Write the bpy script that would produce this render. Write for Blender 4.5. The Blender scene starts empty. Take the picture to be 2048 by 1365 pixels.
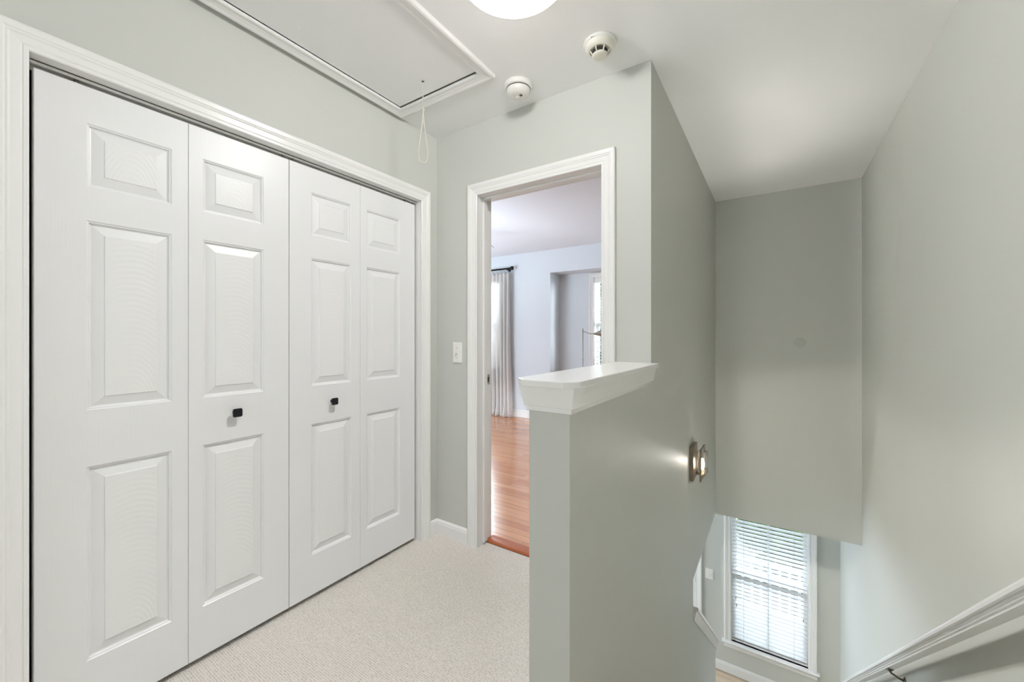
import bpy, bmesh, math, random
from mathutils import Vector, Matrix

random.seed(7)
S = bpy.context.scene
C = S.collection
PI = math.pi

# ------------------------------------------------------------------ camera
cam_d = bpy.data.cameras.new('camera')
cam = bpy.data.objects.new('camera', cam_d)
C.objects.link(cam)
YAW = math.atan(528 / 800)
cam.location = (0, 0, 1.22)
cam.rotation_euler = (PI / 2, 0, YAW)
cam_d.sensor_width = 36
cam_d.lens = 800 / 2048 * 36
cam_d.shift_y = -10.5 / 2048
cam_d.clip_start = 0.02
S.camera = cam

# ------------------------------------------------------------------ world, daylight, exposure
SKY = 1.0
W = bpy.data.worlds.new('sky')
S.world = W
W.use_nodes = True
wn = W.node_tree
bg = wn.nodes['Background']
bg.inputs[0].default_value = (0.80, 0.90, 1.0, 1)
bg.inputs[1].default_value = SKY

def lamp(name, kind, loc, target, energy, color, size=None, size_y=None):
    d = bpy.data.lights.new(name, kind)
    d.energy = energy
    d.color = color
    if kind == 'AREA':
        d.shape = 'RECTANGLE'
        d.size = size
        d.size_y = size_y
    o = bpy.data.objects.new(name, d)
    C.objects.link(o)
    o.location = loc
    o.rotation_euler = (Vector(target) - Vector(loc)).to_track_quat('-Z', 'Y').to_euler()
    return o

sun = lamp('sun', 'SUN', (0, -4, 9), (1.5, 4, 0), 2.0, (1, 0.97, 0.92))
sun.data.angle = 0.02
# area lamps added as daylight outside the windows and unseen wall openings
DAY_B = (0.76, 0.88, 1.0)
DAY = (0.84, 0.92, 1.0)
lamp('fill_bedroom', 'AREA', (-4.15, 1.35, 1.5), (-3.2, 5.0, 1.1), 17, DAY_B, 1.4, 1.4)
lamp('fill_bedroom_up', 'AREA', (-4.9, 0.9, -0.2), (-3.1, 3.0, 2.44), 210, DAY_B, 1.5, 1.2)
lamp('daylight_bay', 'AREA', (-0.45, 5.74, 1.5), (-2.67, 5.15, 1.35), 300, DAY, 0.45, 1.3)
lamp('daylight_front', 'AREA', (-4.3, 6.0, 1.9), (-4.1, 5.0, 1.2), 200, DAY_B, 1.4, 1.3)
lamp('daylight_rear', 'AREA', (-0.6, -2.75, 1.35), (-0.4, 0.5, 1.1), 4, DAY_B, 1.2, 1.3)
lamp('daylight_rear_ground', 'AREA', (-0.6, -2.95, 0.4), (-0.3, 0.0, 2.4), 4, DAY_B, 1.2, 1.0)
lamp('fill_entry', 'AREA', (-3.4, 4.3, -1.3), (-1.0, 4.0, -1.4), 38, DAY_B, 1.1, 1.3)
lamp('daylight_porch', 'AREA', (-0.05, 6.5, -0.75), (-0.05, 5.2, -1.7), 38, DAY_B, 1.2, 0.8)

def even_falloff(d):
    """strength held constant with distance, set to even out near and far light"""
    d.use_nodes = True
    em = next(q for q in d.node_tree.nodes if q.type == 'EMISSION')
    fo = d.node_tree.nodes.new('ShaderNodeLightFalloff')
    fo.inputs['Strength'].default_value = 1.0
    d.node_tree.links.new(fo.outputs['Constant'], em.inputs['Strength'])

VS = S.view_settings
S.display_settings.display_device = 'sRGB'
VS.view_transform = 'Standard'
VS.look = 'None'
VS.exposure = 1.0
VS.gamma = 1.0
VS.use_curve_mapping = False
DOME_POWER = 2.4
DOME_LAMP = 13.6
SCONCE_LAMP = 13.0
REAR_FILL_POWER = 1.0
BULB_POWER = 32.0

# ------------------------------------------------------------------ materials
def srgb(r, g, b):
    f = lambda c: (c / 255 / 12.92) if c / 255 <= 0.04045 else ((c / 255 + 0.055) / 1.055) ** 2.4
    return (f(r), f(g), f(b), 1)

def mat(name, col, rough=0.5, metal=0.0, spec=0.5):
    m = bpy.data.materials.new(name)
    m.use_nodes = True
    b = m.node_tree.nodes['Principled BSDF']
    b.inputs['Base Color'].default_value = col
    b.inputs['Roughness'].default_value = rough
    b.inputs['Metallic'].default_value = metal
    b.inputs['Specular IOR Level'].default_value = spec
    return m

def nd(m, t, **kw):
    n = m.node_tree.nodes.new(t)
    for k, v in kw.items():
        setattr(n, k, v)
    return n

def lk(m, a, b):
    m.node_tree.links.new(a, b)

def bsdf(m):
    return m.node_tree.nodes['Principled BSDF']

def coords(m, scale=(1, 1, 1)):
    t = nd(m, 'ShaderNodeTexCoord')
    mp = nd(m, 'ShaderNodeMapping')
    mp.inputs['Scale'].default_value = scale
    lk(m, t.outputs['Object'], mp.inputs['Vector'])
    return mp.outputs['Vector']

def bump(m, height, strength, dist):
    b = nd(m, 'ShaderNodeBump')
    b.inputs['Strength'].default_value = strength
    b.inputs['Distance'].default_value = dist
    lk(m, height, b.inputs['Height'])
    lk(m, b.outputs['Normal'], bsdf(m).inputs['Normal'])

def noise(m, vec, scale, detail=2.0):
    n = nd(m, 'ShaderNodeTexNoise')
    n.inputs['Scale'].default_value = scale
    n.inputs['Detail'].default_value = detail
    lk(m, vec, n.inputs['Vector'])
    return n.outputs['Fac']

def mix(m, fac, a, b):
    n = nd(m, 'ShaderNodeMix', data_type='RGBA')
    if isinstance(fac, float):
        n.inputs[0].default_value = fac
    else:
        lk(m, fac, n.inputs[0])
    for sock, v in ((n.inputs[6], a), (n.inputs[7], b)):
        if isinstance(v, tuple):
            sock.default_value = v
        else:
            lk(m, v, sock)
    return n.outputs[2]

def paint(name, col, rough=0.55, var=0.012, bs=0.08, scale=160, spec=0.35):
    m = mat(name, col, rough, 0, spec)
    v = coords(m)
    c2 = tuple(min(1, c * (1 - var * 2)) for c in col[:3]) + (1,)
    lk(m, mix(m, noise(m, v, 1.7, 3), col, c2), bsdf(m).inputs['Base Color'])
    bump(m, noise(m, v, scale, 2), bs, 0.002)
    return m

M = {}
M['wall'] = paint('sage_wall_paint', srgb(200, 201, 194))
M['bedroom_wall'] = paint('pale_blue_wall_paint', srgb(216, 221, 225))
M['ceiling'] = paint('ceiling_paint', srgb(241, 241, 239), 0.8, 0.01, 0.15, 220, 0.2)
M['bedroom_ceiling'] = paint('cool_ceiling_paint', srgb(234, 238, 244), 0.8, 0.01, 0.1, 220, 0.2)
M['trim'] = paint('white_trim_paint', srgb(234, 233, 230), 0.25, 0.0, 0.0, 90, 0.5)
M['white'] = mat('white_plastic', srgb(234, 232, 226), 0.35)
M['cream'] = mat('aged_white_plastic', srgb(230, 227, 214), 0.4)
M['black'] = mat('black_gap', (0.004, 0.004, 0.004, 1), 0.9)
M['dark_metal'] = mat('matte_black_metal', srgb(38, 38, 40), 0.38, 0.6)
M['steel'] = mat('brushed_steel', srgb(170, 168, 160), 0.35, 1.0)
M['nickel'] = mat('antique_nickel', srgb(150, 138, 122), 0.34, 1.0)
M['bronze'] = mat('bronze_metal', srgb(120, 110, 98), 0.4, 0.9)
M['cord'] = mat('cream_cord', srgb(232, 226, 208), 0.8)
M['grey_cord'] = mat('grey_ladder_cord', srgb(150, 150, 152), 0.8)
M['slot'] = mat('dark_slot', srgb(60, 56, 48), 0.8)
M['concrete'] = paint('pale_concrete', srgb(214, 214, 212), 0.85, 0.04, 0.2, 40)
M['lawn'] = paint('lawn', srgb(120, 142, 96), 0.95, 0.2, 0.5, 60)
M['bark'] = paint('bark', srgb(94, 78, 62), 0.9, 0.2, 0.6, 30)
M['leaf'] = paint('leaf_green', srgb(104, 142, 88), 0.6, 0.25, 0.1, 20)
M['leaf_dark'] = paint('leaf_dark_green', srgb(58, 84, 62), 0.6, 0.25, 0.1, 20)

# moulded door skin: white with an embossed wood grain
m = M['door'] = mat('white_door_skin', srgb(231, 231, 230), 0.38, 0, 0.5)
t = nd(m, 'ShaderNodeTexCoord')
mp = nd(m, 'ShaderNodeMapping')
mp.inputs['Scale'].default_value = (60, 60, 2.2)
lk(m, t.outputs['Object'], mp.inputs['Vector'])
wv = nd(m, 'ShaderNodeTexNoise')
wv.inputs['Scale'].default_value = 3.0
wv.inputs['Detail'].default_value = 3.0
lk(m, mp.outputs['Vector'], wv.inputs['Vector'])
bump(m, wv.outputs['Fac'], 0.12, 0.0012)
# cathedral-grain field of a door panel
m = M['door_field'] = mat('white_grained_panel', srgb(233, 233, 231), 0.38, 0, 0.5)
t = nd(m, 'ShaderNodeTexCoord')
mp = nd(m, 'ShaderNodeMapping')
mp.inputs['Location'].default_value = (0, 0, 0)
mp.inputs['Scale'].default_value = (1, 1, 0.45)
lk(m, t.outputs['Object'], mp.inputs['Vector'])
wv = nd(m, 'ShaderNodeTexWave', wave_type='RINGS', rings_direction='X')
wv.inputs['Scale'].default_value = 38
wv.inputs['Distortion'].default_value = 1.6
wv.inputs['Detail'].default_value = 1.5
wv.inputs['Detail Scale'].default_value = 0.6
lk(m, mp.outputs['Vector'], wv.inputs['Vector'])
bump(m, wv.outputs['Fac'], 0.16, 0.0012)

# loop-pile carpet: soft broken rows of small loops running across the hall
m = M['carpet'] = mat('cream_loop_carpet', srgb(232, 226, 217), 0.95, 0, 0.1)
v = coords(m)
row = nd(m, 'ShaderNodeTexWave', wave_type='BANDS', bands_direction='Y')
row.inputs['Scale'].default_value = 41.0
row.inputs['Distortion'].default_value = 2.2
row.inputs['Detail'].default_value = 2.0
row.inputs['Detail Scale'].default_value = 2.2
lk(m, v, row.inputs['Vector'])
lp = noise(m, coords(m, (1.0, 1.7, 1.0)), 122, 2)
fz = noise(m, v, 520, 2)
h1 = nd(m, 'ShaderNodeMath', operation='MULTIPLY_ADD')
lk(m, row.outputs['Fac'], h1.inputs[0])
h1.inputs[1].default_value = 0.30
lk(m, lp, h1.inputs[2])
h2 = nd(m, 'ShaderNodeMath', operation='MULTIPLY_ADD')
lk(m, fz, h2.inputs[0])
h2.inputs[1].default_value = 0.35
lk(m, h1.outputs[0], h2.inputs[2])
bump(m, h2.outputs[0], 0.9, 0.006)
cr = nd(m, 'ShaderNodeValToRGB')
cr.color_ramp.elements[0].position = 0.36
cr.color_ramp.elements[0].color = srgb(194, 185, 175)
cr.color_ramp.elements[1].position = 0.66
cr.color_ramp.elements[1].color = srgb(230, 224, 216)
lk(m, h1.outputs[0], cr.inputs[0])
lk(m, cr.outputs[0], bsdf(m).inputs['Base Color'])

def planks(name, c1, c2, cm, rough, w, L, rot=0.0):
    m = mat(name, c1, rough, 0, 0.5)
    t = nd(m, 'ShaderNodeTexCoord')
    mp = nd(m, 'ShaderNodeMapping')
    mp.inputs['Rotation'].default_value = (0, 0, rot)
    lk(m, t.outputs['Object'], mp.inputs['Vector'])
    br = nd(m, 'ShaderNodeTexBrick')
    br.offset = 0.37
    br.inputs['Scale'].default_value = 1.0
    br.inputs['Mortar Size'].default_value = 0.0012
    br.inputs['Mortar Smooth'].default_value = 0.2
    br.inputs['Brick Width'].default_value = L
    br.inputs['Row Height'].default_value = w
    br.inputs['Color1'].default_value = c1
    br.inputs['Color2'].default_value = c2
    br.inputs['Mortar'].default_value = cm
    lk(m, mp.outputs['Vector'], br.inputs['Vector'])
    mp2 = nd(m, 'ShaderNodeMapping')
    mp2.inputs['Scale'].default_value = (2, 45, 2)
    lk(m, mp.outputs['Vector'], mp2.inputs['Vector'])
    g = noise(m, mp2.outputs['Vector'], 1.5, 4)
    mm = nd(m, 'ShaderNodeMix', data_type='RGBA', blend_type='MULTIPLY')
    mm.inputs[0].default_value = 0.35
    lk(m, br.outputs['Color'], mm.inputs[6])
    gr = nd(m, 'ShaderNodeValToRGB')
    gr.color_ramp.elements[0].position = 0.3
    gr.color_ramp.elements[0].color = (0.55, 0.5, 0.45, 1)
    gr.color_ramp.elements[1].position = 0.65
    gr.color_ramp.elements[1].color = (1, 1, 1, 1)
    lk(m, g, gr.inputs[0])
    lk(m, gr.outputs[0], mm.inputs[7])
    lk(m, mm.outputs[2], bsdf(m).inputs['Base Color'])
    inv = nd(m, 'ShaderNodeMath', operation='SUBTRACT')
    inv.inputs[0].default_value = 1.0
    lk(m, br.outputs['Fac'], inv.inputs[1])
    hh = nd(m, 'ShaderNodeMath', operation='MULTIPLY_ADD')
    lk(m, noise(m, mp.outputs['Vector'], 9, 1), hh.inputs[0])
    hh.inputs[1].default_value = 0.5
    lk(m, inv.outputs[0], hh.inputs[2])
    bump(m, hh.outputs[0], 0.25, 0.002)
    return m
M['oak'] = planks('orange_oak_strip_floor', srgb(196, 128, 84), srgb(214, 152, 106), srgb(110, 62, 38), 0.16, 0.057, 0.9)
b_ = bsdf(M['oak'])
b_.inputs['Coat Weight'].default_value = 0.8
b_.inputs['Coat Roughness'].default_value = 0.2
b_.inputs['Coat IOR'].default_value = 1.6
M['oak_pale'] = planks('pale_oak_strip_floor', srgb(212, 190, 164), srgb(222, 203, 180), srgb(160, 138, 112), 0.3, 0.08, 1.1)
M['oak_edge'] = paint('orange_oak_nosing', srgb(178, 100, 62), 0.22, 0.08, 0.1, 40, 0.5)

def glass(name, tint=(1, 1, 1, 1), gloss=0.06):
    m = bpy.data.materials.new(name)
    m.use_nodes = True
    n = m.node_tree.nodes
    n.clear()
    out = n.new('ShaderNodeOutputMaterial')
    tr = n.new('ShaderNodeBsdfTransparent')
    tr.inputs[0].default_value = tint
    gl = n.new('ShaderNodeBsdfGlossy')
    gl.inputs['Roughness'].default_value = 0.03
    lw = n.new('ShaderNodeLayerWeight')
    lw.inputs[0].default_value = 0.25
    mul = n.new('ShaderNodeMath')
    mul.operation = 'MULTIPLY_ADD'
    mul.inputs[1].default_value = 0.5
    mul.inputs[2].default_value = gloss
    mx = n.new('ShaderNodeMixShader')
    L = m.node_tree.links
    L.new(lw.outputs['Fresnel'], mul.inputs[0])
    L.new(mul.outputs[0], mx.inputs[0])
    L.new(tr.outputs[0], mx.inputs[1])
    L.new(gl.outputs[0], mx.inputs[2])
    L.new(mx.outputs[0], out.inputs[0])
    return m
M['pane'] = glass('window_glass', (0.97, 0.985, 0.98, 1))
M['shade_glass'] = glass('clear_shade_glass', (0.96, 0.96, 0.95, 1), 0.1)

def emit(name, col, power):
    m = bpy.data.materials.new(name)
    m.use_nodes = True
    n = m.node_tree.nodes
    n.clear()
    out = n.new('ShaderNodeOutputMaterial')
    e = n.new('ShaderNodeEmission')
    e.inputs[0].default_value = col
    e.inputs[1].default_value = power
    m.node_tree.links.new(e.outputs[0], out.inputs[0])
    return m
M['dome_fill'] = emit('added_fill_dome', (1.0, 0.975, 0.93, 1), REAR_FILL_POWER)  # glow of the added fill dome behind the camera

def frosted(name, col, power, through):
    m = emit(name, col, power)
    n = m.node_tree.nodes
    L = m.node_tree.links
    e = next(q for q in n if q.type == 'EMISSION')
    out = next(q for q in n if q.type == 'OUTPUT_MATERIAL')
    t = n.new('ShaderNodeBsdfTransparent')
    mx = n.new('ShaderNodeMixShader')
    mx.inputs[0].default_value = 1 - through
    L.new(t.outputs[0], mx.inputs[1])
    L.new(e.outputs[0], mx.inputs[2])
    L.new(mx.outputs[0], out.inputs[0])
    return m
M['dome'] = frosted('lit_frosted_dome', (1.0, 0.985, 0.96, 1), DOME_POWER, 0.5)

M['bulb'] = frosted('lit_filament_bulb', (1.0, 0.86, 0.68, 1), BULB_POWER, 0.6)

def cloth(name, col, trans):
    m = bpy.data.materials.new(name)
    m.use_nodes = True
    n = m.node_tree.nodes
    n.clear()
    L = m.node_tree.links
    out = n.new('ShaderNodeOutputMaterial')
    d = n.new('ShaderNodeBsdfDiffuse')
    d.inputs[0].default_value = col
    tl = n.new('ShaderNodeBsdfTranslucent')
    tl.inputs[0].default_value = col
    mx = n.new('ShaderNodeMixShader')
    mx.inputs[0].default_value = trans
    tc = n.new('ShaderNodeTexCoord')
    wv = n.new('ShaderNodeTexNoise')
    wv.inputs['Scale'].default_value = 350
    L.new(tc.outputs['Object'], wv.inputs['Vector'])
    bp = n.new('ShaderNodeBump')
    bp.inputs['Strength'].default_value = 0.2
    bp.inputs['Distance'].default_value = 0.002
    L.new(wv.outputs['Fac'], bp.inputs['Height'])
    L.new(bp.outputs['Normal'], d.inputs['Normal'])
    L.new(d.outputs[0], mx.inputs[1])
    L.new(tl.outputs[0], mx.inputs[2])
    L.new(mx.outputs[0], out.inputs[0])
    return m
M['curtain'] = cloth('grey_linen', srgb(238, 235, 232), 0.4)
M['slat'] = cloth('white_blind_slat', srgb(238, 238, 238), 0.12)

# ------------------------------------------------------------------ mesh helpers
class MB:
    def __init__(self):
        self.v, self.f, self.s, self.mi = [], [], [], []

    def add(self, vs, fs, smooth=False, mi=0):
        o = len(self.v)
        self.v += [tuple(p) for p in vs]
        for q in fs:
            self.f.append([i + o for i in q])
            self.s.append(smooth)
            self.mi.append(mi)
        return self

    def box(self, x0, x1, y0, y1, z0, z1, mi=0):
        vs = [(x, y, z) for x in (x0, x1) for y in (y0, y1) for z in (z0, z1)]
        return self.add(vs, [(0, 1, 3, 2), (4, 6, 7, 5), (0, 4, 5, 1), (2, 3, 7, 6), (0, 2, 6, 4), (1, 5, 7, 3)], False, mi)

    def prism(self, pts, fn, a0, a1, smooth=False):
        n = len(pts)
        vs = [fn(p[0], p[1], a0) for p in pts] + [fn(p[0], p[1], a1) for p in pts]
        fs = [tuple(range(n)), tuple(range(2 * n - 1, n - 1, -1))]
        fs += [(i, (i + 1) % n, n + (i + 1) % n, n + i) for i in range(n)]
        return self.add(vs, fs, smooth)

    def loft(self, rings, closed=True, caps=True, smooth=False):
        n = len(rings[0])
        vs = [p for r in rings for p in r]
        fs = []
        for k in range(len(rings) - 1):
            for i in range(n if closed else n - 1):
                j = (i + 1) % n
                fs.append((k * n + i, k * n + j, (k + 1) * n + j, (k + 1) * n + i))
        self.add(vs, fs, smooth)
        if caps:
            self.add(rings[0], [tuple(range(n))])
            self.add(rings[-1], [tuple(range(n - 1, -1, -1))])
        return self

    def lathe(self, prof, c, axis=(0, 0, 1), n=32, smooth=True, a0=0.0, a1=2 * PI):
        ax = Vector(axis).normalized()
        u = ax.orthogonal().normalized()
        w = ax.cross(u)
        c = Vector(c)
        full = abs(a1 - a0 - 2 * PI) < 1e-6
        m_ = n if full else n + 1
        vs, fs = [], []
        for r, h in prof:
            for i in range(m_):
                a = a0 + (a1 - a0) * i / n
                vs.append(c + ax * h + (u * math.cos(a) + w * math.sin(a)) * max(r, 1e-5))
        for k in range(len(prof) - 1):
            for i in range(n):
                j = (i + 1) % m_
                fs.append((k * m_ + i, k * m_ + j, (k + 1) * m_ + j, (k + 1) * m_ + i))
        return self.add(vs, fs, smooth)

    def tube(self, path, r, n=10, closed=False):
        P = [Vector(p) for p in path]
        rings = []
        prev = None
        for i, p in enumerate(P):
            if closed:
                t = P[(i + 1) % len(P)] - P[i - 1]
            else:
                t = P[min(i + 1, len(P) - 1)] - P[max(i - 1, 0)]
            t.normalize()
            u = (prev - t * prev.dot(t)) if prev is not None else t.orthogonal()
            if u.length < 1e-6:
                u = t.orthogonal()
            u.normalize()
            prev = u
            w = t.cross(u)
            rr = r[i] if isinstance(r, (list, tuple)) else r
            rings.append([p + (u * math.cos(2 * PI * k / n) + w * math.sin(2 * PI * k / n)) * rr for k in range(n)])
        if closed:
            rings.append(rings[0])
        return self.loft(rings, True, not closed, True)

    def frame(self, a0, a1, z0, z1, prof, fn, closed=False):
        """profile (outward distance, projection) carried round an opening with mitred corners; fn(a, t, z) gives the point"""
        rings = []
        for w, t in prof:
            if closed:
                pts = [(a0 - w, z0 - w), (a0 - w, z1 + w), (a1 + w, z1 + w), (a1 + w, z0 - w)]
            else:
                pts = [(a0 - w, z0), (a0 - w, z1 + w), (a1 + w, z1 + w), (a1 + w, z0)]
            rings.append([fn(a, t, z) for a, z in pts])
        n = 4
        k = len(rings)
        vs = [p for r in rings for p in r]
        fs = []
        for i in range(k):
            j = (i + 1) % k
            for s in range(n if closed else n - 1):
                q = (s + 1) % n
                fs.append((i * n + s, i * n + q, j * n + q, j * n + s))
        if not closed:
            fs.append(tuple(i * n for i in range(k)))
            fs.append(tuple(i * n + 3 for i in range(k - 1, -1, -1)))
        return self.add(vs, fs)

    def build(self, name, mats, parent=None, bevel=0.0, kind=None, weld=True):
        me = bpy.data.meshes.new(name)
        me.from_pydata(self.v, [], self.f)
        for p, s, k in zip(me.polygons, self.s, self.mi):
            p.use_smooth = s
            p.material_index = k
        if not isinstance(mats, (list, tuple)):
            mats = [mats]
        for q in mats:
            me.materials.append(q)
        bm = bmesh.new()
        bm.from_mesh(me)
        if weld:
            bmesh.ops.remove_doubles(bm, verts=bm.verts, dist=1e-5)
        bmesh.ops.recalc_face_normals(bm, faces=bm.faces)
        bm.to_mesh(me)
        bm.free()
        o = bpy.data.objects.new(name, me)
        C.objects.link(o)
        if parent is not None:
            o.parent = parent
            o.matrix_parent_inverse = Matrix.Translation(-parent.location)
        if bevel:
            b = o.modifiers.new('soft_edges', 'BEVEL')
            b.width = bevel
            b.segments = 2
            b.limit_method = 'ANGLE'
            b.angle_limit = math.radians(40)
        if kind:
            o['kind'] = kind
        return o

def thing(name, label, cat, loc, group=None, kind=None):
    o = bpy.data.objects.new(name, None)
    o.empty_display_size = 0.05
    C.objects.link(o)
    o.location = loc
    tag(o, label, cat, group, kind)
    return o

def tag(o, label, cat, group=None, kind=None):
    o['label'] = label
    o['category'] = cat
    if group:
        o['group'] = group
    if kind:
        o['kind'] = kind
    return o

def wall_boxes(mb, axis, t0, t1, a0, a1, z0, z1, holes):
    """a wall slab with rectangular holes; axis 'x': slab spans t in x, runs along y; axis 'y': the reverse"""
    A = sorted({a0, a1} | {h[0] for h in holes} | {h[1] for h in holes})
    Z = sorted({z0, z1} | {h[2] for h in holes} | {h[3] for h in holes})
    for i in range(len(A) - 1):
        j = 0
        while j < len(Z) - 1:
            ca = (A[i] + A[i + 1]) / 2
            inside = lambda q: any(h[0] < ca < h[1] and h[2] < (Z[q] + Z[q + 1]) / 2 < h[3] for h in holes)
            if inside(j):
                j += 1
                continue
            k = j
            while k + 1 < len(Z) - 1 and not inside(k + 1):
                k += 1
            if axis == 'x':
                mb.box(t0, t1, A[i], A[i + 1], Z[j], Z[k + 1])
            else:
                mb.box(A[i], A[i + 1], t0, t1, Z[j], Z[k + 1])
            j = k + 1
    return mb

# ------------------------------------------------------------------ key dimensions (metres)
XL = -1.754            # closet wall
YD = 1.811             # wall with the bedroom doorway
XS0, XS1 = -0.586, -0.460   # half wall / stair wall
XR = 0.553             # right wall of the stairs
YF = 4.06              # wall across the far end of the stairwell
HC = 2.44              # ceiling
ZL = -2.73             # floor of the entry below
ZH = -0.40             # underside of the header over the stairs
YW = 5.30              # entry window wall
YB = 5.03              # bedroom far wall
YA = 5.34              # bedroom bay back wall
YR = -2.3              # rear end of the hall
XBL = -5.4             # bedroom left wall
CL_Y0, CL_Y1, CL_Z = 0.186, 1.681, 2.022   # closet opening
DW_X0, DW_X1, DW_Z = -1.434, -0.682, 2.030 # bedroom doorway

# ------------------------------------------------------------------ setting: floors, walls, ceilings
fl = MB()
fl.box(XL - 0.8, XR + 0.12, YR - 0.1, 0.93, -0.3, 0.0)
fl.box(XL - 0.8, XS0, 0.93, YD, -0.3, 0.0)
fl.box(DW_X0 - 0.02, DW_X1 + 0.02, YD, 1.888, -0.3, 0.0)
fl.build('floor', M['carpet'], kind='structure')

fb = MB()
fb.box(XBL - 0.1, XS0, 1.918, YA + 0.12, -0.3, 0.012)
fb.build('floor_bedroom', M['oak'], kind='structure')

fe = MB()
fe.box(-3.2, XR + 0.12, 0.8, YW + 0.12, ZL - 0.2, ZL)
fe.build('floor_entry', M['oak_pale'], kind='structure')

w = MB()
wall_boxes(w, 'x', XL - 0.12, XL, YR, YD, 0, HC, [(CL_Y0, CL_Y1, -1, CL_Z)])
w.box(XL - 0.80, XL - 0.74, CL_Y0 - 0.1, CL_Y1 + 0.13, 0, HC)           # closet back and sides
w.box(XL - 0.80, XL - 0.12, CL_Y0 - 0.16, CL_Y0 - 0.1, 0, HC)
w.build('wall_left', M['wall'], kind='structure')

w = MB()
wall_boxes(w, 'y', YD, YD + 0.12, XL - 0.86, XS0, 0, HC, [(DW_X0 - 0.02, DW_X1 + 0.02, -1, DW_Z + 0.02)])
w.build('wall_doorway', M['wall'], kind='structure')

CAP_S = 0.81
cap_top = lambda y: -0.553 - CAP_S * (y - 2.851)
KY0, KY1 = 2.885, 4.075
w = MB()
poly = [(0.977, ZL), (KY1, ZL), (KY1, cap_top(KY1) - 0.06), (KY0, cap_top(KY0) - 0.06), (KY0, ZH), (YA + 0.12, ZH),
        (YA + 0.12, HC), (YD, HC), (YD, 1.02), (0.977, 1.02)]
w.prism(poly, lambda y, z, x: (x, y, z), XS0, XS1)
w.build('wall_stair_left', M['wall'], kind='structure')

w = MB()
w.box(XS1, XR, YF, YF + 0.12, ZH, HC)
w.build('wall_stair_far', M['wall'], kind='structure')

w = MB()
w.box(XR, XR + 0.12, YR - 0.1, YW + 0.12, ZL - 0.2, HC)
w.build('wall_right', M['wall'], kind='structure')

w = MB()
wall_boxes(w, 'y', YR - 0.12, YR, XL - 0.12, XR, 0, HC, [(-1.2, 0.0, 0.7, 2.0)])
w.build('wall_rear', M['wall'], kind='structure')

HX0, HX1, HY0, HY1 = -1.676, -1.150, 0.06, 1.458     # attic hatch opening
w = MB()
CX0, CX1, CY0, CY1 = XL - 0.8, XR + 0.12, YR - 0.12, YF + 0.12
VX0, VX1, VY0, VY1 = HX0 - 0.03, HX1 + 0.03, HY0 - 0.03, HY1 + 0.03   # the opening is wider than the panel; the moulding hides its edge
w.box(CX0, VX0, CY0, YD + 0.12, HC, HC + 0.12)
w.box(VX1, XS0, CY0, YD + 0.12, HC, HC + 0.12)
w.box(XS0, CX1, CY0, CY1, HC, HC + 0.12)
w.box(VX0, VX1, CY0, VY0, HC, HC + 0.12)
w.box(VX0, VX1, VY1, YD + 0.12, HC, HC + 0.12)
w.box(VX0, VX1, VY0, VY1, HC + 0.1, HC + 0.12)
w.build('ceiling', M['ceiling'], kind='structure')

w = MB()
w.box(XBL - 0.1, XS0, YD + 0.12, YA + 0.12, HC, HC + 0.12)
w.build('ceiling_bedroom', M['bedroom_ceiling'], kind='structure')

# bedroom shell
BW = (-4.92, -3.52, 0.75, 2.10)         # bedroom window behind the curtain
BX0, BX1, BZ = -2.671, -0.85, 2.115     # bay opening
AW = (-2.146, -1.30, 0.74, 2.04)        # window in the bay
w = MB()
wall_boxes(w, 'y', YB, YB + 0.14, XBL, BX0 - 0.1, 0, HC, [BW])
w.box(BX0 - 0.1, BX0, YB, YA + 0.12, 0, BZ)
w.box(BX1, XS0, YB, YA + 0.12, 0, BZ)
w.box(BX0 - 0.1, XS0, YB, YA + 0.12, BZ, HC)
wall_boxes(w, 'y', YA, YA + 0.12, BX0, BX1, 0, BZ, [AW])
w.build('wall_bedroom_far', M['bedroom_wall'], kind='structure')
w = MB()
wall_boxes(w, 'x', XBL - 0.12, XBL, YD, YA, 0, HC, [])
w.build('wall_bedroom_left', M['bedroom_wall'], kind='structure')
w = MB()
wall_boxes(w, 'y', YD, YD + 0.12, XBL, XL - 0.86, 0, HC, [(-4.9, -3.4, 0.6, 2.15)])  # unseen opening added to let fill light reach the far wall and bay
w.build('wall_bedroom_near', M['bedroom_wall'], kind='structure')

# entry below
EW = (-0.445, 0.298, -2.335, -0.72)     # entry window
w = MB()
wall_boxes(w, 'y', YW, YW + 0.12, -3.2, XR, ZL - 0.2, ZH + 0.1, [EW, (-1.73, -0.81, ZL - 0.3, ZL + 2.04)])
w.build('wall_entry', M['wall'], kind='structure')
w = MB()
wall_boxes(w, 'x', -3.2, -3.08, 0.8, YW, ZL, ZH, [(3.7, 4.9, -2.1, -0.7)])  # unseen opening added for the entry fill lamp
w.box(-3.08, XS0, 0.8, 0.92, ZL, ZH)
w.box(XS0, XR, 0.8, 0.93, ZL, -0.3)
w.build('wall_entry_left', M['wall'], kind='structure')
w = MB()
w.box(-3.2, XS0, 0.8, YW + 0.12, ZH, -0.3)
w.box(XS0, XR, YF + 0.12, YW + 0.12, ZH, -0.3)
w.build('ceiling_entry', M['ceiling'], kind='structure')

# carpeted stairs between the walls
st = MB()
NR, RISE, RUN, Y0S = 14, 2.73 / 14, 0.242, 0.985
st.box(XS1, XR, 0.93, Y0S + 0.02, -0.3, 0.0)
for i in range(1, NR):
    y = Y0S + (i - 1) * RUN
    st.box(XS1, XR, y, y + RUN + 0.025, ZL, -i * RISE)
tag(st.build('stairs', M['carpet'], kind='structure', bevel=0.012), 'carpeted stairs going down between the half wall and the right wall', 'stairs')

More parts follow.
